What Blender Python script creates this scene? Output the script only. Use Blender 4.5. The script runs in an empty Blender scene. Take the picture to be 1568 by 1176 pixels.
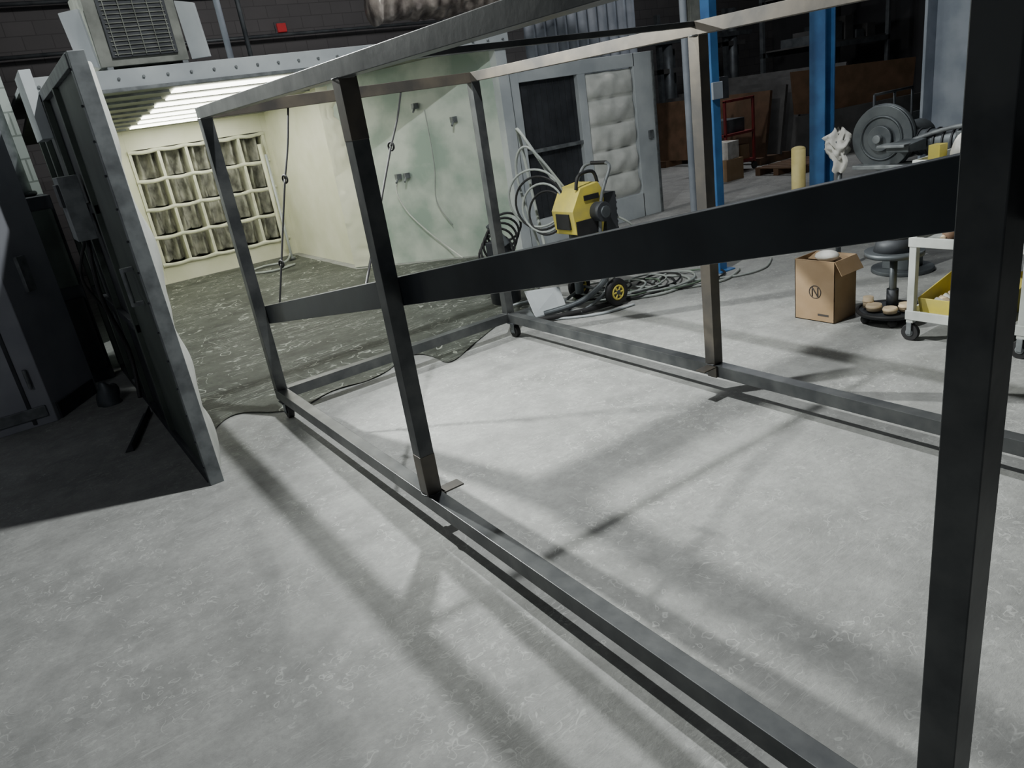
import bpy, bmesh, math, random
from mathutils import Vector, Matrix, noise
random.seed(7)
scn = bpy.context.scene

# ------------------------------------------------------------------ materials
def new_mat(name):
    m = bpy.data.materials.new(name); m.use_nodes = True
    nt = m.node_tree; b = nt.nodes['Principled BSDF']
    return m, nt, b

def mat(name, c1, c2=None, scale=4.0, rough=0.6, metal=0.0, bump=0.0, detail=6, lo=0.35, hi=0.65, emit=None, es=0, spec=0.5):
    m, nt, b = new_mat(name)
    if c2 is None: c2 = tuple(x*0.75 for x in c1)
    tc = nt.nodes.new('ShaderNodeTexCoord')
    n = nt.nodes.new('ShaderNodeTexNoise'); n.inputs['Scale'].default_value = scale; n.inputs['Detail'].default_value = detail
    nt.links.new(tc.outputs['Object'], n.inputs['Vector'])
    r = nt.nodes.new('ShaderNodeValToRGB')
    r.color_ramp.elements[0].position = lo; r.color_ramp.elements[1].position = hi
    r.color_ramp.elements[0].color = (*c2, 1); r.color_ramp.elements[1].color = (*c1, 1)
    nt.links.new(n.outputs['Fac'], r.inputs['Fac']); nt.links.new(r.outputs['Color'], b.inputs['Base Color'])
    b.inputs['Roughness'].default_value = rough; b.inputs['Metallic'].default_value = metal
    b.inputs['Specular IOR Level'].default_value = spec
    if bump:
        bp = nt.nodes.new('ShaderNodeBump'); bp.inputs['Strength'].default_value = bump; bp.inputs['Distance'].default_value = 0.02
        nt.links.new(n.outputs['Fac'], bp.inputs['Height']); nt.links.new(bp.outputs['Normal'], b.inputs['Normal'])
    if emit:
        b.inputs['Emission Color'].default_value = (*emit, 1); b.inputs['Emission Strength'].default_value = es
    return m

def math_node(nt, op, a, b=None, clamp=False):
    n = nt.nodes.new('ShaderNodeMath'); n.operation = op; n.use_clamp = clamp
    for i, v in enumerate((a, b)):
        if v is None: continue
        if isinstance(v, (int, float)): n.inputs[i].default_value = v
        else: nt.links.new(v, n.inputs[i])
    return n.outputs[0]

def mixc(nt, fac, a, b):
    n = nt.nodes.new('ShaderNodeMix'); n.data_type = 'RGBA'
    if isinstance(fac, (int, float)): n.inputs[0].default_value = fac
    else: nt.links.new(fac, n.inputs[0])
    for i, v in ((6, a), (7, b)):
        if isinstance(v, tuple): n.inputs[i].default_value = (*v, 1)
        else: nt.links.new(v, n.inputs[i])
    return n.outputs[2]

def noise_node(nt, vec, scale, detail=4, rough=.5, dist=0):
    n = nt.nodes.new('ShaderNodeTexNoise'); n.inputs['Scale'].default_value = scale
    n.inputs['Detail'].default_value = detail; n.inputs['Roughness'].default_value = rough; n.inputs['Distortion'].default_value = dist
    nt.links.new(vec, n.inputs['Vector']); return n.outputs['Fac']

def contour(nt, val, level, width):
    d = math_node(nt, 'ABSOLUTE', math_node(nt, 'SUBTRACT', val, level))
    return math_node(nt, 'SUBTRACT', 1.0, math_node(nt, 'DIVIDE', d, width), clamp=True)

def ramp(nt, v, lo, hi):
    r = nt.nodes.new('ShaderNodeMapRange'); r.inputs[1].default_value = lo; r.inputs[2].default_value = hi
    nt.links.new(v, r.inputs[0]); return r.outputs[0]

def mapping(nt, vec, rot, sc):
    n = nt.nodes.new('ShaderNodeMapping'); n.inputs['Rotation'].default_value = (0,0,math.radians(rot)); n.inputs['Scale'].default_value = sc
    nt.links.new(vec, n.inputs['Vector']); return n.outputs[0]

def scribble_mat(name, base, dark, white, rough, ring_amt, bump=.15, spec=.5, ringscale=9, lw=.02, cover=.44, scratch=.5, dust=.4):
    m, nt, b = new_mat(name)
    tc = nt.nodes.new('ShaderNodeTexCoord').outputs['Object']
    big = noise_node(nt, tc, 0.9, 5, .6); fine = noise_node(nt, tc, 38, 6, .75); mid = noise_node(nt, tc, 6, 7, .7)
    col = mixc(nt, ramp(nt, big, .33, .62), dark, base)
    col = mixc(nt, math_node(nt, 'MULTIPLY', ramp(nt, mid, .38, .72), dust), col, white)
    col = mixc(nt, math_node(nt, 'MULTIPLY', ramp(nt, fine, .45, .70), .45), col, dark)
    s1 = noise_node(nt, tc, ringscale, 1.5, .5, 1.4)
    mask = ramp(nt, noise_node(nt, tc, 2.1, 4), cover, cover+.14)
    mask2 = ramp(nt, noise_node(nt, tc, 17, 2), .42, .56)
    lines = contour(nt, s1, .55, lw)
    lines = math_node(nt, 'MULTIPLY', math_node(nt, 'MULTIPLY', lines, mask), mask2)
    s2 = noise_node(nt, tc, ringscale*2.2, 1, .5, .4)
    rings = math_node(nt, 'MULTIPLY', contour(nt, s2, .64, lw*1.4), ramp(nt, noise_node(nt, tc, 2.7, 5), .45, .58))
    lines = math_node(nt, 'MAXIMUM', lines, rings)
    for rot in (25, -50, 80):
        st = noise_node(nt, mapping(nt, tc, rot, (.8, 16, 1)), 2.2, 2, .4, .3)
        sc = math_node(nt, 'MULTIPLY', contour(nt, st, .57, .006), ramp(nt, noise_node(nt, tc, 1.7, 3), .43, .56))
        lines = math_node(nt, 'MAXIMUM', lines, math_node(nt, 'MULTIPLY', sc, scratch))
    col = mixc(nt, math_node(nt, 'MULTIPLY', lines, ring_amt), col, white)
    nt.links.new(col, b.inputs['Base Color'])
    b.inputs['Roughness'].default_value = rough; b.inputs['Specular IOR Level'].default_value = spec
    bp = nt.nodes.new('ShaderNodeBump'); bp.inputs['Strength'].default_value = bump; bp.inputs['Distance'].default_value = .01
    nt.links.new(fine, bp.inputs['Height']); nt.links.new(bp.outputs['Normal'], b.inputs['Normal'])
    return m

def block_mat(name, c1, c2, mortar):
    m, nt, b = new_mat(name)
    tc = nt.nodes.new('ShaderNodeTexCoord').outputs['Object']
    sep = nt.nodes.new('ShaderNodeSeparateXYZ'); nt.links.new(tc, sep.inputs[0])
    cmb = nt.nodes.new('ShaderNodeCombineXYZ')
    nt.links.new(math_node(nt, 'ADD', sep.outputs[0], sep.outputs[1]), cmb.inputs[0]); nt.links.new(sep.outputs[2], cmb.inputs[1])
    br = nt.nodes.new('ShaderNodeTexBrick'); nt.links.new(cmb.outputs[0], br.inputs['Vector'])
    br.inputs['Scale'].default_value = 1; br.inputs['Brick Width'].default_value = .4; br.inputs['Row Height'].default_value = .2
    br.inputs['Mortar Size'].default_value = .008
    br.inputs['Color1'].default_value = (*c1, 1); br.inputs['Color2'].default_value = (*c2, 1); br.inputs['Mortar'].default_value = (*mortar, 1)
    nz = ramp(nt, noise_node(nt, tc, 2, 5), .3, .7)
    col = mixc(nt, math_node(nt, 'MULTIPLY', nz, .4), br.outputs['Color'], mortar)
    nt.links.new(col, b.inputs['Base Color']); b.inputs['Roughness'].default_value = .85
    return m

M = {}
M['floor'] = scribble_mat('dusty_concrete', (.31,.313,.305), (.205,.208,.203), (.60,.61,.59), .7, .55, .35, .3, ringscale=12, lw=.024, cover=.46, scratch=.6, dust=.36)
M['sheet'] = scribble_mat('masking_sheet_overspray', (.065,.071,.06), (.035,.039,.033), (.60,.64,.57), .6, .9, .3, .25, ringscale=3.3, lw=.017, cover=.47, scratch=1, dust=.10)
M['steel'] = mat('mill_scale_steel', (.115,.12,.122), (.055,.059,.064), 7, .40, .5, .1)
M['steel_warm'] = mat('rusted_mill_steel', (.15,.13,.105), (.075,.07,.066), 5, .45, .4, .1)
M['beam'] = mat('black_primed_steel', (.03,.036,.043), (.019,.023,.029), 6, .38, .3, .05)
M['galv'] = mat('weathered_grey_trim', (.25,.27,.28), (.13,.14,.15), 12, .5, .3)
M['white'] = mat('overspray_white', (.78,.79,.75), (.62,.64,.60), 6, .7, 0, .2)
M['whitepanel'] = mat('dusty_white_panel', (.62,.66,.68), (.45,.49,.52), 2.5, .6)
M['yellowwall'] = mat('yellowed_booth_wall', (.84,.84,.69), (.75,.76,.58), 3, .6, 0, .15)
M['greenwall'] = mat('pale_green_booth_wall', (.66,.72,.64), (.36,.46,.39), 2.2, .4, 0, .1, 9, .40, .62)
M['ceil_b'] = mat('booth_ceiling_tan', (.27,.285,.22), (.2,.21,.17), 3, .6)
M['light'] = mat('fluorescent_diffuser', (.9,.9,.8), None, 3, .5, emit=(1,1,.89), es=10)
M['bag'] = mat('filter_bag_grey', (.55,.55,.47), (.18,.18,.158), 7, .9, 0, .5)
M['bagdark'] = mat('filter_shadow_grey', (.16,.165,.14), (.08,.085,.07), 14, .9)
M['bagtop'] = mat('filter_frame_cream', (.80,.80,.64), (.62,.64,.5), 9, .8)
M['black'] = mat('black_rubber', (.02,.02,.022), (.01,.01,.011), 10, .6)
M['darkgreen'] = mat('dark_green_panel', (.075,.095,.08), (.045,.058,.05), 4, .55)
M['darkgrey'] = mat('dark_grey_metal', (.065,.07,.08), (.035,.038,.044), 4, .55, .3)
M['greydoor'] = mat('grey_painted_door', (.36,.37,.41), (.27,.28,.32), 2.5, .5)
M['yellow'] = mat('safety_yellow', (.72,.60,.09), (.55,.47,.12), 8, .5)
M['cream'] = mat('faded_yellow', (.68,.58,.26), (.55,.46,.18), 8, .6)
M['blue'] = mat('blue_paint', (.05,.18,.42), (.03,.11,.29), 5, .5)
M['green'] = mat('green_column_paint', (.13,.18,.13), (.08,.11,.08), 5, .6)
M['greycol'] = mat('light_grey_column', (.40,.44,.50), (.28,.32,.38), 4, .6)
M['card'] = mat('brown_cardboard', (.36,.25,.15), (.30,.20,.11), 6, .85)
M['cardtape'] = mat('cardboard_print', (.06,.05,.045), None, 6, .7)
M['cartwhite'] = mat('cart_cream_plastic', (.56,.58,.56), (.38,.40,.38), 6, .5)
M['hose'] = mat('grey_hose', (.42,.45,.42), (.3,.33,.32), 8, .5)
M['wood'] = mat('plywood_board', (.15,.085,.05), (.09,.055,.03), 5, .7)
M['woodg'] = mat('grey_sheet_board', (.08,.08,.08), (.05,.05,.05), 4, .7)
M['red'] = mat('red_paint', (.22,.03,.03), (.14,.02,.02), 5, .5)
M['redsign'] = mat('exit_sign_red', (.5,.03,.04), None, 5, .5, emit=(1,.05,.05), es=.1)
M['foil'] = mat('foil_insulation', (.62,.56,.50), (.14,.12,.115), 5, .3, .6, .3)
M['rag'] = mat('white_rag', (.72,.71,.68), (.55,.54,.5), 12, .9, 0, .2)
M['tape'] = mat('masking_tape_tan', (.6,.48,.33), (.5,.39,.26), 12, .7)
M['iron'] = mat('cast_iron_grey', (.14,.155,.165), (.08,.09,.1), 6, .5, .5)
M['blockdark'] = block_mat('dark_block_wall', (.15,.145,.148), (.13,.126,.13), (.095,.093,.095))
M['blocklight'] = block_mat('grey_block_wall', (.34,.37,.36), (.29,.32,.31), (.15,.17,.16))
M['darkwall'] = mat('dark_wall_paint', (.06,.062,.066), (.04,.04,.044), 1, .9)
M['dark_ceiling'] = mat('dark_ceiling_deck', (.04,.04,.045), (.02,.02,.023), 1, .9)
M['conc_tan'] = mat('grille_metal', (.30,.31,.28), (.18,.19,.17), 8, .6)

# ------------------------------------------------------------------ mesh builder
class B:
    def __init__(s, name):
        s.name = name; s.bm = bmesh.new(); s.mats = []
    def mi(s, k):
        if k not in s.mats: s.mats.append(k)
        return s.mats.index(k)
    def _fin(s, vs, k, smooth=False):
        i = s.mi(k); fs = set()
        for v in vs:
            for f in v.link_faces: fs.add(f)
        for f in fs: f.material_index = i; f.smooth = smooth
    def box(s, lo, hi, k, rot=None, piv=None):
        lo = Vector(lo); hi = Vector(hi); c = (lo+hi)/2; d = hi-lo
        r = bmesh.ops.create_cube(s.bm, size=1)['verts']
        mt = Matrix.Translation(c) @ Matrix.Diagonal((abs(d.x), abs(d.y), abs(d.z), 1))
        if rot is not None:
            p = Vector(piv) if piv else c
            mt = Matrix.Translation(p) @ rot @ Matrix.Translation(-p) @ mt
        bmesh.ops.transform(s.bm, matrix=mt, verts=r)
        s._fin(r, k); return s
    def cyl(s, p0, p1, r, k, r2=None, seg=20, smooth=True):
        p0 = Vector(p0); p1 = Vector(p1); d = p1-p0
        vs = bmesh.ops.create_cone(s.bm, cap_ends=True, segments=seg, radius1=r, radius2=r if r2 is None else r2, depth=d.length)['verts']
        q = Vector((0,0,1)).rotation_difference(d.normalized()).to_matrix().to_4x4()
        bmesh.ops.transform(s.bm, matrix=Matrix.Translation((p0+p1)/2) @ q, verts=vs)
        s._fin(vs, k, smooth)
        for v in vs:
            for f in v.link_faces:
                if len(f.verts) > 4: f.smooth = False
        return s
    def sph(s, c, r, k, sc=(1,1,1)):
        vs = bmesh.ops.create_uvsphere(s.bm, u_segments=20, v_segments=12, radius=r)['verts']
        bmesh.ops.transform(s.bm, matrix=Matrix.Translation(c) @ Matrix.Diagonal((*sc, 1)), verts=vs)
        s._fin(vs, k, True); return s
    def torus(s, c, ax, R, r, k, n=28, m=10):
        q = Vector((0,0,1)).rotation_difference(Vector(ax).normalized()).to_matrix()
        c = Vector(c); rings = []
        for i in range(n):
            a = 2*math.pi*i/n; rg = []
            for j in range(m):
                b = 2*math.pi*j/m
                rg.append(s.bm.verts.new(c + q @ Vector(((R+r*math.cos(b))*math.cos(a), (R+r*math.cos(b))*math.sin(a), r*math.sin(b)))))
            rings.append(rg)
        i0 = s.mi(k)
        for i in range(n):
            for j in range(m):
                f = s.bm.faces.new((rings[i][j], rings[(i+1)%n][j], rings[(i+1)%n][(j+1)%m], rings[i][(j+1)%m]))
                f.material_index = i0; f.smooth = True
        return s
    def tube(s, pts, r, k, m=8, sub=6):
        P = [Vector(p) for p in pts]
        if sub > 1 and len(P) > 2:
            Q = []
            for i in range(len(P)-1):
                p0 = P[max(i-1,0)]; p1 = P[i]; p2 = P[i+1]; p3 = P[min(i+2,len(P)-1)]
                for j in range(sub):
                    t = j/sub
                    Q.append(.5*((2*p1)+(p2-p0)*t+(2*p0-5*p1+4*p2-p3)*t*t+(3*p1-p0-3*p2+p3)*t**3))
            Q.append(P[-1]); P = Q
        i0 = s.mi(k); rings = []; up = None
        for i, p in enumerate(P):
            t = (P[min(i+1,len(P)-1)]-P[max(i-1,0)]).normalized()
            if up is None: up = t.orthogonal().normalized()
            up = (up - t*up.dot(t)).normalized(); w = t.cross(up)
            rings.append([s.bm.verts.new(p + r*(math.cos(2*math.pi*j/m)*up + math.sin(2*math.pi*j/m)*w)) for j in range(m)])
        for a, b in zip(rings, rings[1:]):
            for j in range(m):
                f = s.bm.faces.new((a[j], a[(j+1)%m], b[(j+1)%m], b[j])); f.material_index = i0; f.smooth = True
        for rg in (rings[0][::-1], rings[-1]):
            f = s.bm.faces.new(rg); f.material_index = i0
        return s
    def poly(s, pts, k):
        f = s.bm.faces.new([s.bm.verts.new(Vector(p)) for p in pts]); f.material_index = s.mi(k); return s
    def prism(s, pts, ext, k):
        e = Vector(ext); a = [s.bm.verts.new(Vector(p)) for p in pts]; b = [s.bm.verts.new(Vector(p)+e) for p in pts]
        i0 = s.mi(k); n = len(a); fs = [s.bm.faces.new(a[::-1]), s.bm.faces.new(b)]
        for i in range(n): fs.append(s.bm.faces.new((a[i], a[(i+1)%n], b[(i+1)%n], b[i])))
        for f in fs: f.material_index = i0
        return s
    def grid(s, fn, nu, nv, k, smooth=True):
        V = [[s.bm.verts.new(Vector(fn(i/nu, j/nv))) for j in range(nv+1)] for i in range(nu+1)]
        i0 = s.mi(k)
        for i in range(nu):
            for j in range(nv):
                f = s.bm.faces.new((V[i][j], V[i+1][j], V[i+1][j+1], V[i][j+1])); f.material_index = i0; f.smooth = smooth
        return s
    def done(s, bevel=0, parent=None):
        bmesh.ops.recalc_face_normals(s.bm, faces=s.bm.faces[:])
        me = bpy.data.meshes.new(s.name); s.bm.to_mesh(me); s.bm.free()
        for k in s.mats: me.materials.append(M[k])
        o = bpy.data.objects.new(s.name, me); bpy.context.collection.objects.link(o)
        if bevel:
            md = o.modifiers.new('bevel', 'BEVEL'); md.width = bevel; md.segments = 2; md.limit_method = 'ANGLE'
        if parent: o.parent = parent
        return o

def rz(a): return Matrix.Rotation(math.radians(a), 4, 'Z')
def rx(a): return Matrix.Rotation(math.radians(a), 4, 'X')
def ry(a): return Matrix.Rotation(math.radians(a), 4, 'Y')

# ------------------------------------------------------------------ room shell
B('floor').box((-6,-6,-.1), (22,17,0), 'floor').done()
B('ceiling').box((-6,-6,6), (22,17,6.1), 'dark_ceiling').done()
B('wall_back').box((-6,14,0), (22,14.2,6), 'blockdark').done()
B('wall_right').box((19,-6,0), (19.2,14,6), 'darkwall').done()
B('wall_left').box((-6,8.2,0), (.44,8.4,6), 'blocklight').done()

# grey shop doors at far left
w = B('door_1')
w.box((-2.2,5.98,0), (-.09,6.03,2.15), 'greydoor')
for z in (.35,1.0,1.7): w.cyl((-.17,5.965,z-.07), (-.17,5.965,z+.07), .014, 'galv')
w.box((-2.2,5.965,.06), (-.13,5.98,.14), 'galv')
w.box((-.24,5.97,.02), (-.215,5.985,2.1), 'darkgrey')
ang = math.degrees(math.atan2(.48,.32))
w.box((-.09,5.98,0), (.49,6.03,1.98), 'greydoor', rz(ang), (-.09,5.98,0))
w.box((-.05,5.965,.0), (.45,5.98,.12), 'darkgrey', rz(ang), (-.09,5.98,0))
w.box((.1,5.955,.9), (.2,5.98,1.15), 'galv', rz(ang), (-.09,5.98,0))
w.done(.004)

# ------------------------------------------------------------------ spray booth
YB = 11.0
def zc(y): return 2.24 - .24*(y-7.1)/(YB-7.1)
e = B('spray_booth')
e.box((1.15,YB,0), (1.66,YB+.08,2.3), 'yellowwall')
e.box((3.46,YB,0), (3.62,YB+.08,2.3), 'yellowwall')
e.box((1.66,YB,0), (3.46,YB+.08,.22), 'yellowwall')
e.box((1.66,YB,1.76), (3.46,YB+.08,2.3), 'yellowwall')
e.box((3.54,8.69,0), (3.62,YB,2.3), 'yellowwall')
e.prism([(3.46,8.69,0),(4.86,7.1,0),(4.94,7.14,0),(3.54,8.74,0)], (0,0,2.3), 'greenwall')
def crust(u, v):
    a = Vector((3.46,8.69,0)); b_ = Vector((4.86,7.1,0)); n = Vector((-.75,-.66,0))
    wd = .07+.16*(1-v)+.08*noise.noise(Vector((0,v*9,4)))+.03*noise.noise(Vector((1,v*30,4)))
    p = a.lerp(b_, u*wd)+n*(.022*(1-u**3)+.01*noise.noise(Vector((u*5,v*25,1))))
    return (p.x, p.y, .01+2.1*v)
e.grid(crust, 10, 70, 'yellowwall')
e.box((1.12,8.69,0), (1.2,YB,2.3), 'yellowwall')
e.prism([(1.2,8.69,0),(.66,7.1,0),(.58,7.14,0),(1.12,8.74,0)], (0,0,2.3), 'greenwall')
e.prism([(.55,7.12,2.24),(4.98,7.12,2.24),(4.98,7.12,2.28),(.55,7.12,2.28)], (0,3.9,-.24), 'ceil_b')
e.box((.5,7.1,2.30), (5.05,YB+.1,2.34), 'galv')
e.box((.5,7.02,2.2), (5.05,7.1,2.34), 'whitepanel')
e.box((.5,6.98,2.17), (5.05,7.03,2.2), 'galv')
for i in range(24): e.cyl((.6+i*.19,7.0,2.27),(.6+i*.19,7.025,2.27),.012,'galv',seg=8)
e.box((.5,7.02,0), (.6,7.12,2.2), 'whitepanel')
e.box((4.84,7.0,0), (4.98,7.12,2.2), 'whitepanel')
for i in range(9):
    y = 7.3+i*.42
    e.box((.7,y,zc(y)-.02), (1.68,y+.03,zc(y)+.01), 'galv')
    e.box((3.0,y,zc(y)-.02), (3.5,y+.03,zc(y)+.01), 'galv')
e.cyl((3.35,YB-.05,.1),(3.35,YB-.05,1.6),.03,'yellowwall')
boo = e.done(.003)

l = B('booth_ceiling_lights')
for i in range(8):
    y = 7.22+i*.46; hw_ = .20
    z1, z2 = zc(y), zc(y+hw_); sx_ = 1.72+(.0 if i%2 else .03)
    l.prism([(sx_,y,z1-.015),(2.98,y,z1-.015),(2.98,y+hw_,z2-.015),(sx_,y+hw_,z2-.015)], (0,0,.01), 'light')
l.done(parent=boo)

fb = B('filter_bank')
nx, nz = 5, 4; fx0, fx1, fz0, fz1 = 1.68, 3.44, .26, 1.74
cw = (fx1-fx0)/nx; ch = (fz1-fz0)/nz
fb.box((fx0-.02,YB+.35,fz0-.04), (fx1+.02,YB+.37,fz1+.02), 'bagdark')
for i in range(nx+1): fb.box((fx0+i*cw-.018,YB-.02,fz0-.03), (fx0+i*cw+.018,YB+.3,fz1+.01), 'bagtop')
for j in range(nz+1):
    def frm(u, v, j=j):
        x = fx0-.02+(fx1-fx0+.04)*u; a = v*2*math.pi
        r = .026+.008*noise.noise(Vector((x*7,j,0)))
        return (x, YB-.01+r*math.cos(a), fz0+j*ch-.018*abs(math.sin((x-fx0)/cw*math.pi))+r*math.sin(a))
    fb.grid(frm, 60, 10, 'bagtop')
for i in range(nx):
    for j in range(nz):
        x0 = fx0+i*cw+.018; w_ = cw-.036; z0 = fz0+j*ch+.018; h_ = ch-.036
        sd = random.uniform(0,50); lean = random.uniform(-.12,.12)
        for s_ in (0,1):
            def bag(u, v, s_=s_):
                c_ = .5+lean*(1-v)
                q = abs(u-c_)/.5
                wid = .22+.78*(1-v)
                ridge = max(0, 1-q/wid)
                y = YB+.27-.27*ridge**.8*(.6+.4*v)+.03*noise.noise(Vector((u*5+sd,v*5,s_*9)))
                return (x0+w_*(s_+u)/2, y, z0+h_*v)
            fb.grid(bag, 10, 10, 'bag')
fb.done(parent=boo)

rd = B('leaning_wand')
rd.cyl((3.25,10.45,.02),(3.36,10.8,1.45),.018,'whitepanel'); rd.cyl((3.25,10.45,.01),(3.25,10.45,.05),.05,'galv')
rd.tube([(3.26,10.5,.1),(3.1,10.3,.03),(2.8,10.35,.03),(2.5,10.1,.03),(2.75,9.8,.03),(3.1,9.9,.03)],.015,'hose')
rd.done(parent=boo)

sh = B('masking_floor_sheet')
def fs(u, v):
    y = 4.62+v*6.3+ (1-v)**8*.5*noise.noise(Vector((u*6,0,3)))
    xl = .66 if y < 7.1 else min(1.22, .66+(y-7.1)*.36)
    xr = 4.1+.25*noise.noise(Vector((v*9,2,5))) if y < 7.0 else max(3.42, 4.70-(y-7.1)*.88)
    if 6.9 <= y < 7.3: xr = min(xr, 4.5)
    if y < 5.6: xr = min(xr, 3.05+ (y-4.6)*1.0)
    x = xl+(xr-xl)*u
    return (x, y, .006+.014*abs(noise.noise(Vector((x*3.2,y*3.2,0)))))
sh.grid(fs, 60, 110, 'sheet').done()

def gw(t, off, z):
    a = Vector((4.86,7.1,0)); b_ = Vector((3.46,8.69,0)); n = Vector((-.75,-.66,0))
    p = a.lerp(b_, t)+n*off; return (p.x, p.y, z)
hw = B('hanging_hose_and_brackets')
hw.tube([gw(.62,.03,1.0),gw(.64,.06,.85),gw(.6,.04,.6),gw(.5,.05,.35),gw(.4,.06,.15),gw(.3,.2,.03)], .008, 'white')
hw.tube([gw(.4,.03,1.7),gw(.4,.03,1.1),gw(.42,.05,.7),gw(.35,.05,.4)], .007, 'hose')
for t_, z_ in ((.45,1.75),(.25,1.55),(.62,1.02),(.57,1.02)):
    hw.box(Vector(gw(t_,.03,z_))-Vector((.03,.03,.03)), Vector(gw(t_,.03,z_))+Vector((.03,.03,.03)), 'galv')
    hw.cyl(gw(t_,.03,z_), gw(t_,.12,z_-.06), .012, 'galv')
hw.done(parent=boo)

# ------------------------------------------------------------------ booth door leaf (open, near left)
dl = B('booth_door_leaf')
L0, L1 = 3.86, 6.95
dl.box((.475,L0,.0), (.545,L0+.055,2.12), 'galv')
dl.box((.47,L0+.055,2.06), (.545,L1,2.12), 'galv')
dl.box((.47,L0+.055,.0), (.545,L1,.06), 'darkgrey')
dl.box((.49,L0+.055,.06), (.54,L0+.9,2.06), 'darkgreen')
dl.box((.50,L0+.9,.06), (.54,L1,2.06), 'darkgrey')
for y in (4.76,5.5,6.3,6.89): dl.box((.465,y,.06), (.50,y+.06,2.06), 'darkgreen')
for z in (.7,1.4): dl.box((.468,4.76,z), (.50,L1,z+.05), 'darkgrey')
for i in range(14): dl.cyl((.465,L0+.028,.1+i*.15),(.475,L0+.028,.1+i*.15),.006,'darkgrey',seg=8)
def fl_(u, v):
    z = .03+2.05*v; y = 3.90+u*3.0
    k = min(1, u*14)**.6
    return (.546+k*(.03+.035*abs(math.sin(v*13+u*2+1.2*math.sin(v*5))) +.025*noise.noise(Vector((u*6,v*9,0)))), y, z)
dl.grid(fl_, 70, 70, 'white')
dl.box((.36,5.05,1.25), (.465,5.35,1.62), 'galv')
dl.box((.345,5.09,1.45), (.36,5.31,1.58), 'darkgrey')
dl.tube([(.42,5.2,1.25),(.38,5.15,.9),(.44,5.3,.5),(.40,5.2,.2)], .014, 'black')
dl.tube([(.42,5.3,1.25),(.33,5.4,1.0),(.42,5.5,.7),(.45,5.5,.4)], .010, 'black')
dl.box((.40,5.6,1.85), (.465,6.1,2.25), 'whitepanel')
dl.cyl((.44,4.2,.95),(.44,4.2,1.15),.012,'galv')
dl.box((.44,4.18,.95),(.49,4.22,.97),'galv'); dl.box((.44,4.18,1.13),(.49,4.22,1.15),'galv')
dl.done(.003)

mc = B('dust_collector_cabinet')
mc.box((-.02,6.75,0.0), (.40,7.6,1.5), 'darkgrey')
mc.box((.0,6.72,.1), (.38,6.75,.7), 'black'); mc.box((.0,6.72,.8), (.38,6.75,1.4), 'darkgreen')
mc.cyl((.2,7.2,1.5),(.2,7.2,2.3),.12,'galv')
mc.torus((.2,7.2,1.52),(0,0,1),.13,.02,'darkgrey')
mc.done(.01)
rg = B('crumpled_shop_rags')
def fr(u, v):
    a = u*2*math.pi; r = .085*math.sin(v*math.pi*.5+.001)
    p = Vector((math.cos(a)*r, math.sin(a)*r, .16*math.cos(v*math.pi*.5)))
    return (.27+p.x*(1+.4*noise.noise(p*14)), 6.0+p.y, max(.003, p.z*(1+.7*noise.noise(p*11))))
rg.grid(fr, 24, 12, 'iron').done()

an = B('steel_angle_offcut')
an.box((0,0,0),(.70,.05,.006),'darkgrey'); an.box((0,0,0),(.70,.006,.05),'darkgrey')
o = an.done(.001); o.location = (.24,4.80,.0); o.rotation_euler = (0,0,math.radians(72))

# ------------------------------------------------------------------ welded steel frame
t = .0325
XN, XF = 1.12, 2.90
YP = [4.50, 2.54, .475, -1.5]
fr = B('welded_tube_frame')
zt0, zt1 = 1.805, 1.865
zb0, zb1 = .115, .18
for x in (XN, XF):
    fr.box((x-t,YP[-1]-t,zb0), (x+t,YP[0]+t,zb1), 'steel')
    fr.box((x-t,YP[-1]-t,zt0), (x+t,YP[0]+t,zt1), 'steel' if x==XN else 'steel_warm')
    for i, y in enumerate(YP):
        fr.box((x-t,y-t,zb1), (x+t,y+t,zt0), 'steel_warm' if x==XF and i==1 else 'steel')
        if x == XN and i == 1:
            fr.box((x-t-.001,y-t-.001,zb1), (x+t+.001,y+t+.001,.36), 'steel_warm')
            fr.box((x-t-.001,y-t-.001,1.6), (x+t+.001,y+t+.001,zt0), 'steel_warm')
        for zz in (zb1, zt0): fr.torus((x,y,zz),(0,0,1),t*1.25,.004,'steel',16,6)
        s_ = 1 if x == XN else -1
        if i in (1,2):
            fr.box((x+s_*t, y-.05, zb1-.008), (x+s_*(t+.10), y+.01, zb1), 'steel_warm')
            fr.box((x+s_*t, y-.05, zb0), (x+s_*(t+.012), y+.01, zb1), 'steel_warm')
fr.box((XN+t,YP[0]-t,zb0),(XF-t,YP[0]+t,zb1),'steel')
fr.box((XN+t,YP[-1]-t,zb0),(XF-t,YP[-1]+t,zb1),'steel')
for i, y in enumerate(YP):
    h = t if i in (0,3) else .012
    fr.box((XN+t,y-h,zt1-2*h),(XF-t,y+h,zt1),'steel_warm' if i==0 else 'steel')
def zbm(y): return .650+(4.53-y)*.195
ya, yb = 4.53, -1.3; hh = .056
fr.prism([(XN+t+.002,ya,zbm(ya)-hh),(XN+t+.002,yb,zbm(yb)-hh),(XN+t+.002,yb,zbm(yb)+hh),(XN+t+.002,ya,zbm(ya)+hh)], (.05,0,0), 'beam')
for x in (XN, XF):
    for y in (YP[0]-.06, YP[-1]+.06):
        fr.box((x-.04,y-.04,zb0-.008),(x+.04,y+.04,zb0),'darkgrey')
        for s_ in (-1,1): fr.box((x+s_*.024-.003,y-.022,.035),(x+s_*.024+.003,y+.022,zb0-.008),'galv')
        fr.cyl((x-.018,y,.045),(x+.018,y,.045),.045,'black'); fr.cyl((x-.03,y,.045),(x+.03,y,.045),.01,'galv')
fr.done(.004)
fro = bpy.data.objects['welded_tube_frame']

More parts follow.
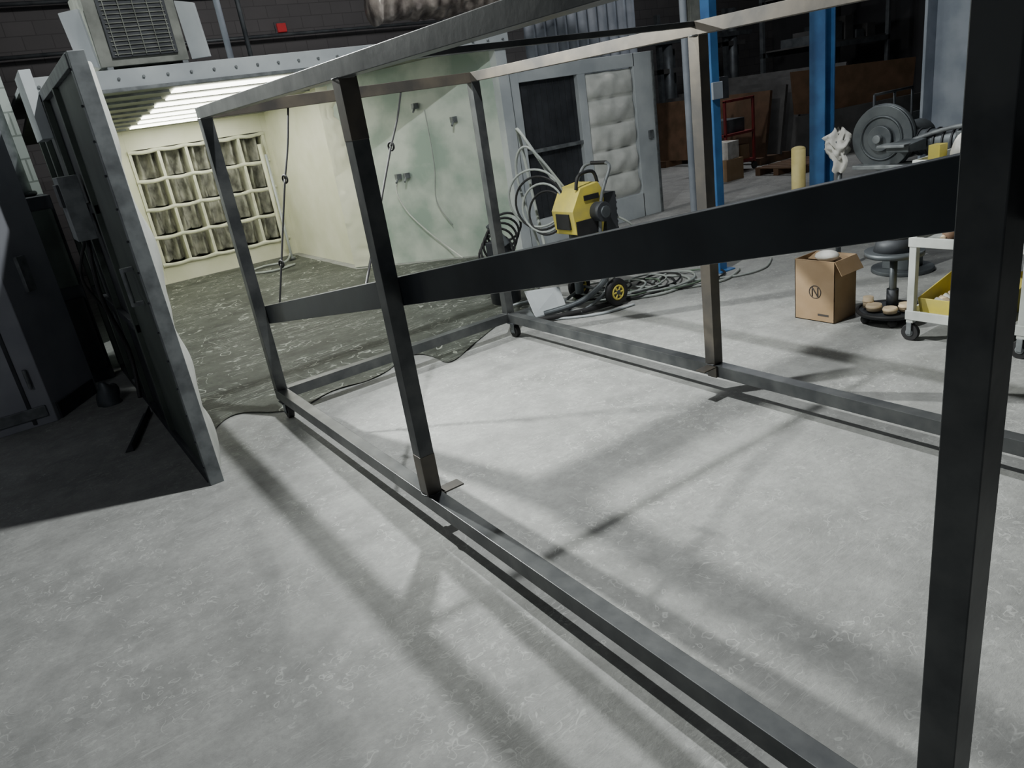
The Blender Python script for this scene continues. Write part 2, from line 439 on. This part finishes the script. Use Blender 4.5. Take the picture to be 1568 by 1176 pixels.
hk = B('paint_hooks')
def hook_line(a, b):
    a = Vector(a); b = Vector(b); m1 = a.lerp(b,.36); m2 = a.lerp(b,.78)
    hk.tube([a, a.lerp(b,.18)+Vector((.005,.0,-.01)), m1], .006, 'black')
    hk.torus(m1,(1,.3,0),.022,.006,'black',20,8)
    hk.tube([m1, m1.lerp(m2,.5)+Vector((.0,.01,-.01)), m2], .006, 'black')
    hk.torus(m2,(1,.3,0),.020,.006,'black',20,8)
    hk.tube([m2, m2.lerp(b,.5), b], .006, 'black')
hook_line((1.60,4.5,1.81), (1.19,4.3,.72))
hook_line((2.35,4.5,1.81), (1.19,2.95,.98))
hk.done(parent=fro)

# ------------------------------------------------------------------ AC unit on booth roof
ac = B('rooftop_air_cooler')
ac.box((1.10,7.2,2.38),(1.80,7.85,2.98),'conc_tan')
ac.box((1.20,7.17,2.44),(1.72,7.2,2.92),'darkgrey')
for i in range(14): ac.box((1.22,7.155,2.46+i*.033),(1.70,7.17,2.468+i*.033),'conc_tan')
for i in range(5): ac.box((1.24+i*.11,7.15,2.45),(1.248+i*.11,7.16,2.91),'conc_tan')
ac.prism([(1.08,7.2,2.38),(.93,7.1,2.42),(.90,7.1,2.78),(1.06,7.2,2.82)],(.02,.03,0),'whitepanel')
ac.prism([(1.82,7.2,2.38),(1.95,7.1,2.38),(1.93,7.1,2.80),(1.80,7.2,2.84)],(.02,.03,0),'whitepanel')
for x in (1.14,1.74): ac.box((x,7.2,2.34),(x+.05,7.85,2.38),'galv')
ac.done(.006)

# ------------------------------------------------------------------ white panel partition right of booth
pp = B('partition_wall_panels')
y0, y1 = 7.06, 7.14
pp.box((4.99,y0,0),(5.14,y1,1.97),'whitepanel')
pp.box((5.14,y0,0),(6.9,y1,.30),'whitepanel')
pp.box((5.14,y0,1.82),(6.9,y1,1.97),'whitepanel')
pp.box((6.88,y0,0),(7.22,y1,1.97),'whitepanel')
pp.box((5.98,y0,.30),(6.10,y1,1.82),'whitepanel')
pp.box((5.14,y1-.02,.30),(5.98,y1,1.82),'darkgrey')
for i in range(9): pp.box((5.2+i*.09,y1-.03,.3),(5.21+i*.09,y1-.02,1.82),'darkgrey')
pp.box((5.14,y0,1.05),(5.98,y1,1.09),'galv')
pp.box((4.99,y0-.01,0),(5.02,y0,1.97),'galv'); pp.box((7.18,y0-.015,0),(7.22,y0,1.97),'galv')
pp.box((7.05,y0-.03,.95),(7.12,y0,1.05),'galv')
pp.done(.004)
pd = B('insulation_filter_pad')
def fpd(u, v):
    x = 6.11+.76*u; z = .31+1.5*v
    return (x, 7.10-.07*(abs(math.sin(v*5*math.pi))**.5)*(math.sin(u*math.pi)**.3)-.03*noise.noise(Vector((x*6,0,z*6))), z)
pd.grid(fpd, 24, 60, 'white').done()

# ------------------------------------------------------------------ columns
c = B('green_steel_column')
c.box((7.35,6.35,0),(7.37,6.6,6),'green'); c.box((7.57,6.35,0),(7.59,6.6,6),'green'); c.box((7.37,6.465,0),(7.57,6.485,6),'green')
c.box((7.15,6.35,0),(7.33,6.5,6),'conc_tan'); c.cyl((7.08,6.4,0),(7.08,6.4,6),.04,'greycol')
c.box((7.13,6.33,.9),(7.35,6.35,1.4),'yellow')
c.box((7.5,6.27,1.3),(7.66,6.35,1.55),'darkgrey')
c.done(.004)
c = B('blue_conduit_post')
c.box((4.98,4.24,0),(5.07,4.33,6),'blue'); c.box((4.93,4.19,0),(5.12,4.38,.012),'blue')
c.box((4.965,4.22,1.42),(5.085,4.24,1.55),'greycol'); c.done(.004)
c = B('blue_steel_column')
c.box((7.33,4.78,0),(7.35,4.96,6),'blue'); c.box((7.49,4.78,0),(7.51,4.96,6),'blue'); c.box((7.35,4.86,0),(7.49,4.88,6),'blue')
c.box((7.25,4.7,0),(7.59,5.04,.02),'blue'); c.done(.004)
c = B('grey_steel_column')
c.box((8.1,3.75,0),(8.5,3.78,6),'greycol'); c.box((8.1,4.17,0),(8.5,4.2,6),'greycol'); c.box((8.28,3.78,0),(8.31,4.17,6),'greycol')
c.box((8.0,3.65,0),(8.6,4.3,.03),'greycol'); c.cyl((8.2,3.70,0),(8.2,3.70,6),.03,'galv')
c.box((8.12,3.68,1.9),(8.28,3.75,2.2),'galv'); c.done(.006)
c = B('free_standing_panel_board')
c.box((8.85,3.25,0),(8.9,3.30,2.4),'iron'); c.box((8.85,3.62,0),(8.9,3.67,2.4),'iron')
c.box((8.8,3.22,1.35),(8.85,3.70,2.75),'greycol'); c.box((8.79,3.26,1.4),(8.8,3.66,2.7),'whitepanel'); c.done(.006)
c = B('yellow_bollard')
c.cyl((6.16,4.28,0),(6.16,4.28,.86),.062,'cream'); c.sph((6.16,4.28,.86),.062,'cream',(1,1,.4)); c.cyl((6.16,4.28,0),(6.16,4.28,.01),.1,'cream')
c.done()

# ------------------------------------------------------------------ airless paint sprayer cart
s = B('airless_paint_sprayer')
cx, cy = 3.78, 4.55
for yy in (cy-.23, cy+.23):
    s.torus((cx+.05,yy,.115),(0,1,0),.085,.03,'black'); s.cyl((cx+.05,yy-.02,.115),(cx+.05,yy+.02,.115),.058,'darkgrey')
    s.torus((cx+.05,yy-.02,.115),(0,1,0),.055,.009,'yellow')
    s.cyl((cx+.05,yy-.03,.115),(cx+.05,yy+.03,.115),.02,'iron')
    for a in range(6):
        an_ = a*math.pi*2/6; s.cyl((cx+.05,yy-.02,.115),(cx+.05+.055*math.cos(an_),yy-.02,.115+.055*math.sin(an_)),.009,'yellow',seg=8)
s.cyl((cx+.05,cy-.25,.115),(cx+.05,cy+.25,.115),.012,'iron')
for yy in (cy-.16, cy+.16):
    s.tube([(cx-.28,yy,.03),(cx-.15,yy,.06),(cx+.02,yy,.16),(cx+.0,yy,.5),(cx+.05,yy,.85),(cx+.16,yy,1.06),(cx+.2,yy*.5+cy*.5,1.1)], .014, 'galv')
s.tube([(cx+.2,cy-.09,1.1),(cx+.2,cy+.09,1.1)], .016, 'black', sub=1)
s.tube([(cx-.28,cy-.16,.03),(cx-.3,cy,.03),(cx-.28,cy+.16,.03)], .014, 'galv')
s.box((cx-.18,cy-.15,.30),(cx+.02,cy+.15,.34),'iron')
s.prism([(cx-.20,cy-.13,.62),(cx+.06,cy-.13,.58),(cx+.14,cy-.13,.84),(cx+.06,cy-.13,.98),(cx-.12,cy-.13,.96),(cx-.22,cy-.13,.80)],(0,.26,0),'yellow')
s.box((cx-.20,cy-.137,.60),(cx+.02,cy-.13,.72),'black'); s.box((cx-.226,cy-.08,.66),(cx-.20,cy+.08,.78),'black')
s.box((cx-.10,cy-.139,.86),(cx+.05,cy-.13,.90),'black')
s.cyl((cx+.02,cy-.22,.76),(cx+.02,cy-.12,.76),.075,'darkgrey'); s.cyl((cx+.02,cy-.24,.76),(cx+.02,cy-.22,.76),.045,'iron')
s.box((cx+.1,cy-.14,.56),(cx+.22,cy+.14,.88),'darkgrey')
for i in range(6): s.box((cx+.22,cy-.13,.58+i*.05),(cx+.235,cy+.13,.60+i*.05),'black')
s.cyl((cx-.12,cy+.02,.12),(cx-.12,cy+.02,.62),.035,'iron'); s.cyl((cx-.12,cy+.02,.36),(cx-.12,cy+.02,.56),.06,'darkgrey')
s.tube([(cx-.14,cy-.1,.95),(cx-.10,cy-.1,1.05),(cx+.04,cy-.1,1.06),(cx+.08,cy-.1,.97)], .014, 'black')
for i in range(4):
    s.torus((cx-.20-.015*i,cy+.22+.02*i,.78+.04*i),(1,.35+.1*i,.12*(i-2)),.17+.02*i,.010,'hose' if i%2 else 'black',36,6)
s.tube([(cx-.1,cy+.2,1.0),(cx-.22,cy+.42,1.42),(cx-.12,cy+.55,1.3),(cx-.1,cy+.5,.8),(cx-.15,cy+.35,.35)],.013,'hose')
s.tube([(cx-.05,cy+.15,.95),(cx-.25,cy+.3,1.3),(cx-.28,cy+.45,1.1),(cx-.22,cy+.35,.5)],.011,'hose')
s.tube([(cx+.2,cy-.1,.7),(cx+.38,cy-.15,.55),(cx+.40,cy,.3),(cx+.3,cy+.1,.1)],.010,'hose')
spr = s.done(.003)
hs = B('tangled_floor_hoses')
random.seed(3)
for j,(k,r) in enumerate((('hose',.011),('black',.009),('green',.009),('hose',.009),('black',.008),('hose',.008))):
    pts = []
    for i in range(12):
        a = i*1.1+j*.9; pts.append((4.0+.075*i+.28*math.cos(a)-j*.05, 4.55-.03*i+.24*math.sin(a)+j*.04, .014+.011*j*(1-.06*i)))
    hs.tube(pts, r, k)
hs.tube([(4.6,4.3,.012),(4.9,4.0,.012),(5.2,3.95,.012),(5.5,4.1,.012)], .009, 'hose')
hs.tube([(3.9,4.2,.012),(3.6,4.25,.012),(3.35,4.45,.012),(3.1,4.75,.03),(3.3,5.1,.03),(3.7,5.0,.03)], .010, 'whitepanel')
hs.done(parent=spr)
bp_ = B('spray_lance_tray')
bp_.box((3.22,4.62,.0),(3.58,4.95,.02),'galv'); bp_.prism([(3.25,4.65,.02),(3.55,4.62,.02),(3.6,4.75,.16),(3.32,4.85,.18)],(0,.02,.01),'whitepanel')
bp_.tube([(3.3,4.6,.04),(3.55,4.45,.09),(3.7,4.35,.2),(3.75,4.3,.3)],.025,'iron')
bp_.tube([(3.18,4.55,.03),(3.5,4.4,.03),(3.9,4.3,.04)],.022,'black')
bp_.done(.003,parent=spr)
jb = B('parts_bucket_with_cables')
jb.cyl((3.45,5.35,.0),(3.45,5.35,.32),.13,'darkgrey',.15)
for i in range(6): jb.torus((3.45+.03*i-.05,5.35,.42+.045*i),(.4,1,.2*i-.5),.14,.012,'black',28,6)
jb.box((3.36,5.28,.32),(3.54,5.42,.55),'darkgrey',rz(20)); jb.cyl((3.5,5.3,.5),(3.42,5.4,.7),.04,'iron')
jb.done(.01)

# ------------------------------------------------------------------ cardboard box
bx = B('cardboard_box')
x0,x1,ya,yb,h = 4.20,4.44,2.66,2.95,.41
for a_,b_ in (((x0,ya,0),(x0+.006,yb,h)),((x1-.006,ya,0),(x1,yb,h)),((x0,ya,0),(x1,ya+.006,h)),((x0,yb-.006,0),(x1,yb,h)),((x0,ya,0),(x1,yb,.006))):
    bx.box(a_,b_,'card')
bx.box((x0,ya,h-.004),(x0+.11,yb,h),'card',ry(22),(x0,ya,h)); bx.box((x1-.11,ya,h-.004),(x1,yb,h),'card',ry(-15),(x1,ya,h))
bx.box((x0,ya-.10,h-.004),(x1,ya,h),'card',rx(60),(x0,ya,h))
bx.torus((x0-.001,2.80,.20),(1,0,0),.042,.003,'cardtape',24,6)
bx.cyl((x0-.001,2.82,.17),(x0-.001,2.82,.23),.004,'cardtape'); bx.cyl((x0-.001,2.82,.23),(x0-.001,2.78,.17),.004,'cardtape'); bx.cyl((x0-.001,2.78,.17),(x0-.001,2.78,.23),.004,'cardtape')
bx.box((x0-.001,2.70,.04),(x0,2.78,.055),'cardtape')
bx.sph((4.3,2.78,h+.01),.07,'rag',(1,1.1,.5))
bx.done(.002)

# ------------------------------------------------------------------ rolling stool tray
st = B('rolling_tray_stool')
sx, sy = 4.42, 2.42
st.cyl((sx,sy,.055),(sx,sy,.075),.185,'darkgrey',seg=32); st.torus((sx,sy,.072),(0,0,1),.185,.012,'black',40,8)
for i in range(5):
    a = i*2*math.pi/5; st.sph((sx+.15*math.cos(a),sy+.15*math.sin(a),.028),.028,'black')
    st.cyl((sx+.15*math.cos(a),sy+.15*math.sin(a),.03),(sx+.15*math.cos(a),sy+.15*math.sin(a),.06),.008,'galv')
st.cyl((sx+.03,sy,.07),(sx+.03,sy,.42),.022,'iron'); st.cyl((sx+.03,sy,.07),(sx+.03,sy,.2),.035,'darkgrey')
st.cyl((sx+.03,sy,.42),(sx+.03,sy,.45),.17,'iron',seg=32)
st.cyl((sx+.03,sy,.45),(sx+.03,sy,.53),.12,'darkgrey',.10); st.sph((sx+.03,sy,.53),.10,'black',(1,1,.35))
sto = st.done()
tr = B('masking_tape_rolls')
for dx,dy,rr,hh_ in ((-.09,.05,.05,.05),(-.1,-.06,.045,.045),(-.02,-.11,.04,.06),(-.055,.11,.035,.09)):
    tr.torus((sx+dx,sy+dy,.086+hh_/2),(0,0,1),rr*.72,rr*.28,'tape',24,8); tr.cyl((sx+dx,sy+dy,.088),(sx+dx,sy+dy,.086+hh_*.8),rr*.9,'tape')
tr.done(parent=sto)

# ------------------------------------------------------------------ utility cart
uc = B('utility_cart')
X0,X1,Y0,Y1 = 4.15,4.75,1.56,2.14
for x in (X0,X1):
    for y in (Y0,Y1):
        uc.box((x-.02,y-.02,.11),(x+.02,y+.02,1.02),'cartwhite')
        uc.cyl((x-.015,y,.05),(x+.015,y,.05),.05,'black'); uc.cyl((x-.02,y,.05),(x+.02,y,.05),.022,'galv')
        for s_ in (-1,1): uc.box((x+s_*.023-.003,y-.015,.04),(x+s_*.023+.003,y+.015,.115),'galv')
for z in (.13,.56,.98):
    uc.box((X0-.02,Y0-.02,z),(X1+.02,Y1+.02,z+.02),'cartwhite')
    uc.box((X0-.025,Y0-.025,z),(X0-.01,Y1+.025,z+.055),'cartwhite'); uc.box((X1+.01,Y0-.025,z),(X1+.025,Y1+.025,z+.055),'cartwhite')
    uc.box((X0-.02,Y0-.025,z),(X1+.02,Y0-.01,z+.055),'cartwhite'); uc.box((X0-.02,Y1+.01,z),(X1+.02,Y1+.025,z+.055),'cartwhite')
uco = uc.done(.005)
yt = B('yellow_parts_tray')
a0,a1,b0,b1,z0 = 4.19,4.60,1.70,2.11,.155
yt.box((a0,b0,z0),(a1,b1,z0+.006),'yellow')
yt.prism([(a0,b0,z0),(a0-.02,b0,z0+.10),(a0-.012,b0,z0+.10),(a0+.008,b0,z0)],(0,b1-b0,0),'yellow')
yt.prism([(a1,b0,z0),(a1+.02,b0,z0+.18),(a1+.012,b0,z0+.18),(a1-.008,b0,z0)],(0,b1-b0,0),'yellow')
yt.prism([(a0,b0,z0),(a1,b0,z0),(a1+.02,b0-.01,z0+.18),(a0-.02,b0-.01,z0+.10)],(0,.006,0),'yellow')
yt.prism([(a0,b1,z0),(a1,b1,z0),(a1+.02,b1+.01,z0+.18),(a0-.02,b1+.01,z0+.10)],(0,-.006,0),'yellow')
yt.box((a0,1.9,z0),(a1,1.906,z0+.10),'yellow')
for i in range(6): yt.cyl((4.24+.05*i,1.92+.02*(i%3),z0+.03),(4.25+.05*i,2.06,z0+.07),.022,'tape' if i%2 else 'rag')
for i in range(5): yt.cyl((4.24+.06*i,1.73,z0+.03),(4.27+.05*i,1.87,z0+.06),.018,'tape' if i%2==0 else 'wood')
yt.done(.002,parent=uco)
ct = B('shelf_hand_tools')
random.seed(5)
for i in range(24):
    x = random.uniform(4.2,4.6); y = random.uniform(1.62,2.04); a = random.uniform(0,180); k = random.choice(['red','black','iron','wood','rag','red','darkgrey','tape'])
    dx = .06*math.cos(math.radians(a)); dy = .05*math.sin(math.radians(a))
    ct.cyl((x-dx,y-dy,.605),(x+dx,y+dy,.61+random.uniform(0,.06)),random.uniform(.012,.026),k,random.uniform(.01,.02))
ct.cyl((4.22,1.98,.581),(4.22,1.98,.66),.045,'wood'); ct.cyl((4.22,1.86,.581),(4.22,1.86,.64),.04,'tape')
ct.done(parent=uco)
rt = B('cart_top_rags')
def frg(u, v):
    a = u*2*math.pi; r = math.sin(v*math.pi*.5)
    p = Vector((math.cos(a)*r*.16, math.sin(a)*r*.20, .18*math.cos(v*math.pi*.5)))
    return (4.34+p.x*(1+.4*noise.noise(p*16)), 1.86+p.y, 1.002+max(0, p.z*(1+.9*noise.noise(p*14+Vector((3,3,3))))))
rt.grid(frg, 30, 14, 'rag'); rt.box((4.2,2.06,1.001),(4.28,2.12,1.10),'yellow'); rt.done(parent=uco)

# ------------------------------------------------------------------ pedestal disc grinder
g = B('pedestal_disc_grinder')
gx, gy, gz = 5.5, 3.05, .98
g.cyl((gx+.05,gy-.1,0),(gx+.05,gy-.1,.03),.22,'iron',seg=28); g.box((gx-.06,gy-.2,.03),(gx+.16,gy,.80),'iron')
g.cyl((gx-.13,gy+.0,gz+.03),(gx-.06,gy+.0,gz+.03),.225,'iron',seg=40); g.torus((gx-.095,gy,gz+.03),(1,0,0),.215,.022,'iron',40,8)
g.torus((gx-.13,gy,gz+.03),(1,0,0),.15,.012,'iron',40,8)
g.cyl((gx-.16,gy,gz+.03),(gx-.13,gy,gz+.03),.09,'iron'); g.cyl((gx-.2,gy,gz+.03),(gx-.15,gy,gz+.03),.03,'galv')
g.prism([(gx-.24,gy-.10,gz-.06),(gx-.12,gy-.16,gz-.06),(gx-.12,gy-.16,gz+.02),(gx-.24,gy-.10,gz-.01)],(0,-.16,0),'iron')
g.box((gx-.30,gy-.26,gz-.02),(gx-.10,gy-.06,gz+.0),'galv')
g.cyl((gx-.06,gy-.05,gz-.02),(gx+.3,gy-.05,gz-.02),.13,'iron'); g.cyl((gx-.02,gy-.50,gz-.02),(gx-.02,gy-.1,gz-.02),.085,'iron')
for i in range(6): g.cyl((gx-.02,gy-.48+i*.06,gz-.02),(gx-.02,gy-.465+i*.06,gz-.02),.095,'darkgrey')
g.box((gx-.10,gy-.62,gz-.10),(gx+.06,gy-.50,gz+.05),'iron')
g.box((gx-.20,gy-.30,gz-.18),(gx-.02,gy+.18,gz-.15),'galv')
g.tube([(gx-.12,gy-.2,gz+.0),(gx-.1,gy-.45,gz+.07),(gx-.05,gy-.7,gz+.09)],.016,'galv')
g.done(.006)
r2 = B('rag_on_stand')
def fh(u, v):
    return (5.33-.02*math.sin(u*9), 3.30+.16*u*(1-.4*v)+.02*math.sin(v*7), 1.02-.24*v+.03*noise.noise(Vector((u*5,v*5,2))))
r2.grid(fh, 14, 14, 'rag'); r2.cyl((5.38,3.38,0),(5.38,3.38,1.0),.02,'iron'); r2.cyl((5.38,3.38,0),(5.38,3.38,.02),.12,'iron'); r2.torus((5.38,3.38,1.0),(0,0,1),.06,.012,'iron')
def fh2(u, v):
    a = u*2*math.pi; r = .085*(1+.8*noise.noise(Vector((math.cos(a)*2.5,math.sin(a)*2.5,v*5))))*math.sin(math.pi*(.1+.75*v))
    return (5.36+r*math.cos(a)*.8, 3.38+r*1.1*math.sin(a), 1.08-.18*v+.03*math.sin(a*3))
r2.grid(fh2, 36, 16, 'rag'); r2.done()

# ------------------------------------------------------------------ back-of-shop storage
sb = B('stacked_sheet_boards')
for i in range(6):
    sb.box((11.0+.35*i,8.3-.05*i,.12),(11.04+.35*i+.02,11.0,1.2+.05*i),'wood' if i==0 else 'woodg',ry(10),(11+.35*i,8,.12))
sb.box((10.9,8.3,0),(13.6,8.5,.12),'wood'); sb.box((10.9,10.5,0),(13.6,10.7,.12),'wood')
sb.prism([(11.3,7.9,.75),(13.2,7.0,.6),(13.3,7.0,1.35),(11.2,7.9,1.42)],(.04,.06,0),'wood')
sb.prism([(11.2,7.8,.0),(13.6,6.6,.0),(13.6,6.6,.80),(11.2,7.8,.72)],(.04,.06,0),'woodg')
sb.prism([(12.4,6.9,.0),(13.9,6.1,.0),(13.9,6.1,.6),(12.4,6.9,.5)],(.04,.06,0),'iron')
sb.done()
rc = B('red_stock_cart')
for x in (9.9,10.6):
    for y in (8.2,8.9): rc.box((x,y,.12),(x+.04,y+.04,1.15),'red'); rc.cyl((x+.02,y,.06),(x+.02,y+.04,.06),.06,'black')
for z in (.14,.6): rc.box((9.9,8.2,z),(10.64,8.94,z+.04),'red')
rc.box((9.9,8.2,1.12),(10.64,8.24,1.16),'red'); rc.box((9.9,8.9,1.12),(10.64,8.94,1.16),'red')
rc.box((9.98,8.28,.18),(10.3,8.7,.5),'rag'); rc.box((10.35,8.28,.18),(10.58,8.7,.42),'card'); rc.box((10.0,8.3,.64),(10.5,8.8,.85),'iron')
rc.done(.005)
cb = B('stacked_cartons')
cb.box((9.35,7.75,0),(9.75,8.1,.32),'card'); cb.box((9.38,7.78,.32),(9.7,8.08,.58),'rag',rz(8)); cb.box((9.38,7.9,.575),(9.7,7.95,.582),'tape',rz(8))
cb.done(.006)
pl = B('wooden_pallet')
for i in range(7): pl.box((9.9+i*.16,6.9,.10),(10.01+i*.16,7.65,.12),'wood')
for y in (6.9,7.23,7.56): pl.box((9.9,y,0),(10.98,y+.09,.10),'wood')
pl.done(.003)
rk = B('steel_storage_rack')
for x in (14.6,17.4):
    for y in (9.8,11.0): rk.box((x,y,0),(x+.08,y+.08,3.4),'iron')
for z in (.5,1.7,2.7):
    rk.box((14.6,9.8,z),(17.48,9.86,z+.1),'iron'); rk.box((14.6,11.0,z),(17.48,11.08,z+.1),'iron')
    rk.box((14.7,9.86,z+.1),(17.4,11,z+.13),'woodg')
for i in range(6): rk.box((14.8+i*.42,10.0,1.83),(15.1+i*.42,10.7,2.0+.1*(i%4)),'woodg' if i%2 else 'iron')
rk.done()
rl = B('tubular_hand_rail')
for x in (11.05,11.6,12.1): rl.cyl((x,6.4,0),(x,6.4,.95),.02,'iron')
for z in (.5,.95): rl.cyl((11.05,6.4,z),(12.1,6.4,z),.02,'iron')
rl.done()
fm = B('stored_machine_frames')
for i in range(4):
    x = 11.8+i*1.1
    fm.box((x,12.4,0),(x+.1,12.5,2.6+.3*(i%2)),'iron'); fm.box((x+.6,12.6,0),(x+.7,12.7,2.2),'iron')
    fm.box((x,12.4,1.5+.2*i),(x+.7,12.7,1.6+.2*i),'woodg'); fm.cyl((x+.35,12.5,0),(x+.35,12.5,2.0+.3*i),.12,'iron')
fm.box((11.6,12.35,.5),(16,12.75,.6),'iron'); fm.box((11.6,12.35,2.3),(16,12.45,2.4),'iron')
fm.done()
cp_ = B('corrugated_divider_panel')
cp_.grid(lambda u,v:(7.5+2.4*u, 10.0+.03*math.sin(u*70), 4.4*v), 140, 2, 'greycol').done()
dc = B('foil_wrapped_duct')
def fdu(u, v):
    a = v*2*math.pi; x = 4.6+2.7*u; p = Vector((x*2,math.cos(a),math.sin(a))); r = (.24+.06*noise.noise(p*1.6)+.012*math.sin(u*90))*min(1, u*60+.02, (1-u)*60+.02)
    return (x, 9.2+r*math.cos(a), 3.0+.10*u+r*math.sin(a))
dc.grid(fdu, 120, 24, 'foil')
for x in (4.8,5.8,7.0): dc.cyl((x,9.2,3.2),(x,9.2,6.0),.012,'iron')
dc.done()
pi_ = B('vertical_pipes')
pi_.cyl((2.75,9.2,2.34),(2.75,9.2,6),.035,'greycol'); pi_.cyl((3.4,10.5,2.34),(3.4,10.5,6),.03,'iron'); pi_.done()
cu = B('overhead_conduits')
for y,z in ((9.6,3.6),(10.2,4.2),(13.8,3.3),(13.8,4.0)): cu.cyl((-4,y,z),(12,y,z),.03,'iron')
for x in (-3.5,2,11.5):
    for y,z in ((9.6,3.6),(10.2,4.2)): cu.cyl((x,y,z),(x,y,6),.012,'iron')
cu.done()
ex = B('exit_sign'); ex.box((5.1,13.92,3.36),(5.26,13.98,3.5),'redsign'); ex.box((5.07,13.97,3.33),(5.29,14.0,3.53),'iron'); ex.done(.004)

# ------------------------------------------------------------------ lights
def area(name, loc, size, power, col=(1,1,1), tgt=None):
    d = bpy.data.lights.new(name, 'AREA'); d.energy = power; d.color = col; d.size = size; d.shape = 'DISK'
    o = bpy.data.objects.new(name, d); bpy.context.collection.objects.link(o); o.location = loc
    if tgt: o.rotation_euler = (Vector(tgt)-Vector(loc)).to_track_quat('-Z','Y').to_euler()
    return o
area('high_bay_lamp_a', (1.72,3.29,4.5), .10, 205, (.97,1,.98))
d = bpy.data.lights.new('booth_front_spotlight', 'SPOT'); d.energy = 1500; d.color = (.97,1,.95); d.shadow_soft_size = .035
d.spot_size = math.radians(64); d.spot_blend = .75
o = bpy.data.objects.new('booth_front_spotlight', d); bpy.context.collection.objects.link(o); o.location = (.80,5.9,3.05)
o.rotation_euler = (Vector((3.1,1.5,0))-o.location).to_track_quat('-Z','Y').to_euler()
area('right_fill_c', (6.5,4.0,5.5), .5, 35, (.93,.97,1))  # added low fill over the right background, not a known fixture
area('background_fill_d', (11.5,9.0,5.5), .8, 90, (.95,.97,1))  # added fill that lifts the dark back of the shop
area('block_wall_fill', (-.6,7.5,3.6), .4, 60, (.95,1,.95), (0,8.2,2.2))  # added fill, brightens the block wall behind the grey shop doors
area('back_wall_fill', (3.8,7.2,5.3), .5, 140, (1,.97,.95), (5.2,11.5,2.8))  # added fill facing backwards, brightens the rear wall and foil duct
area('left_door_fill', (-2.8,.5,4.6), .8, 30, (.93,.96,1), (-1.5,6,1.5))  # added fill behind the camera, brightens the grey door at left
w = bpy.data.worlds.new('w'); scn.world = w; w.use_nodes = True
w.node_tree.nodes['Background'].inputs[0].default_value = (.55,.62,.7,1); w.node_tree.nodes['Background'].inputs[1].default_value = .06

# ------------------------------------------------------------------ camera
yaw = math.radians(32.2); pit = math.radians(20.9); roll = math.radians(8.92)
A = Vector((math.cos(yaw), -math.sin(yaw), 0)); Fh = Vector((math.sin(yaw), math.cos(yaw), 0)); U = Vector((0,0,1))
F = Fh*math.cos(pit)-U*math.sin(pit); Bv = Fh*math.sin(pit)+U*math.cos(pit)
R = A*math.cos(roll)-Bv*math.sin(roll); Up = A*math.sin(roll)+Bv*math.cos(roll)
cam = bpy.data.cameras.new('camera'); co = bpy.data.objects.new('camera', cam); bpy.context.collection.objects.link(co)
mw = Matrix((R, Up, -F)).transposed().to_4x4(); mw.translation = (0,0,1.65)
co.matrix_world = mw; cam.lens = 25.78; cam.sensor_width = 36; cam.clip_start = .02
scn.camera = co
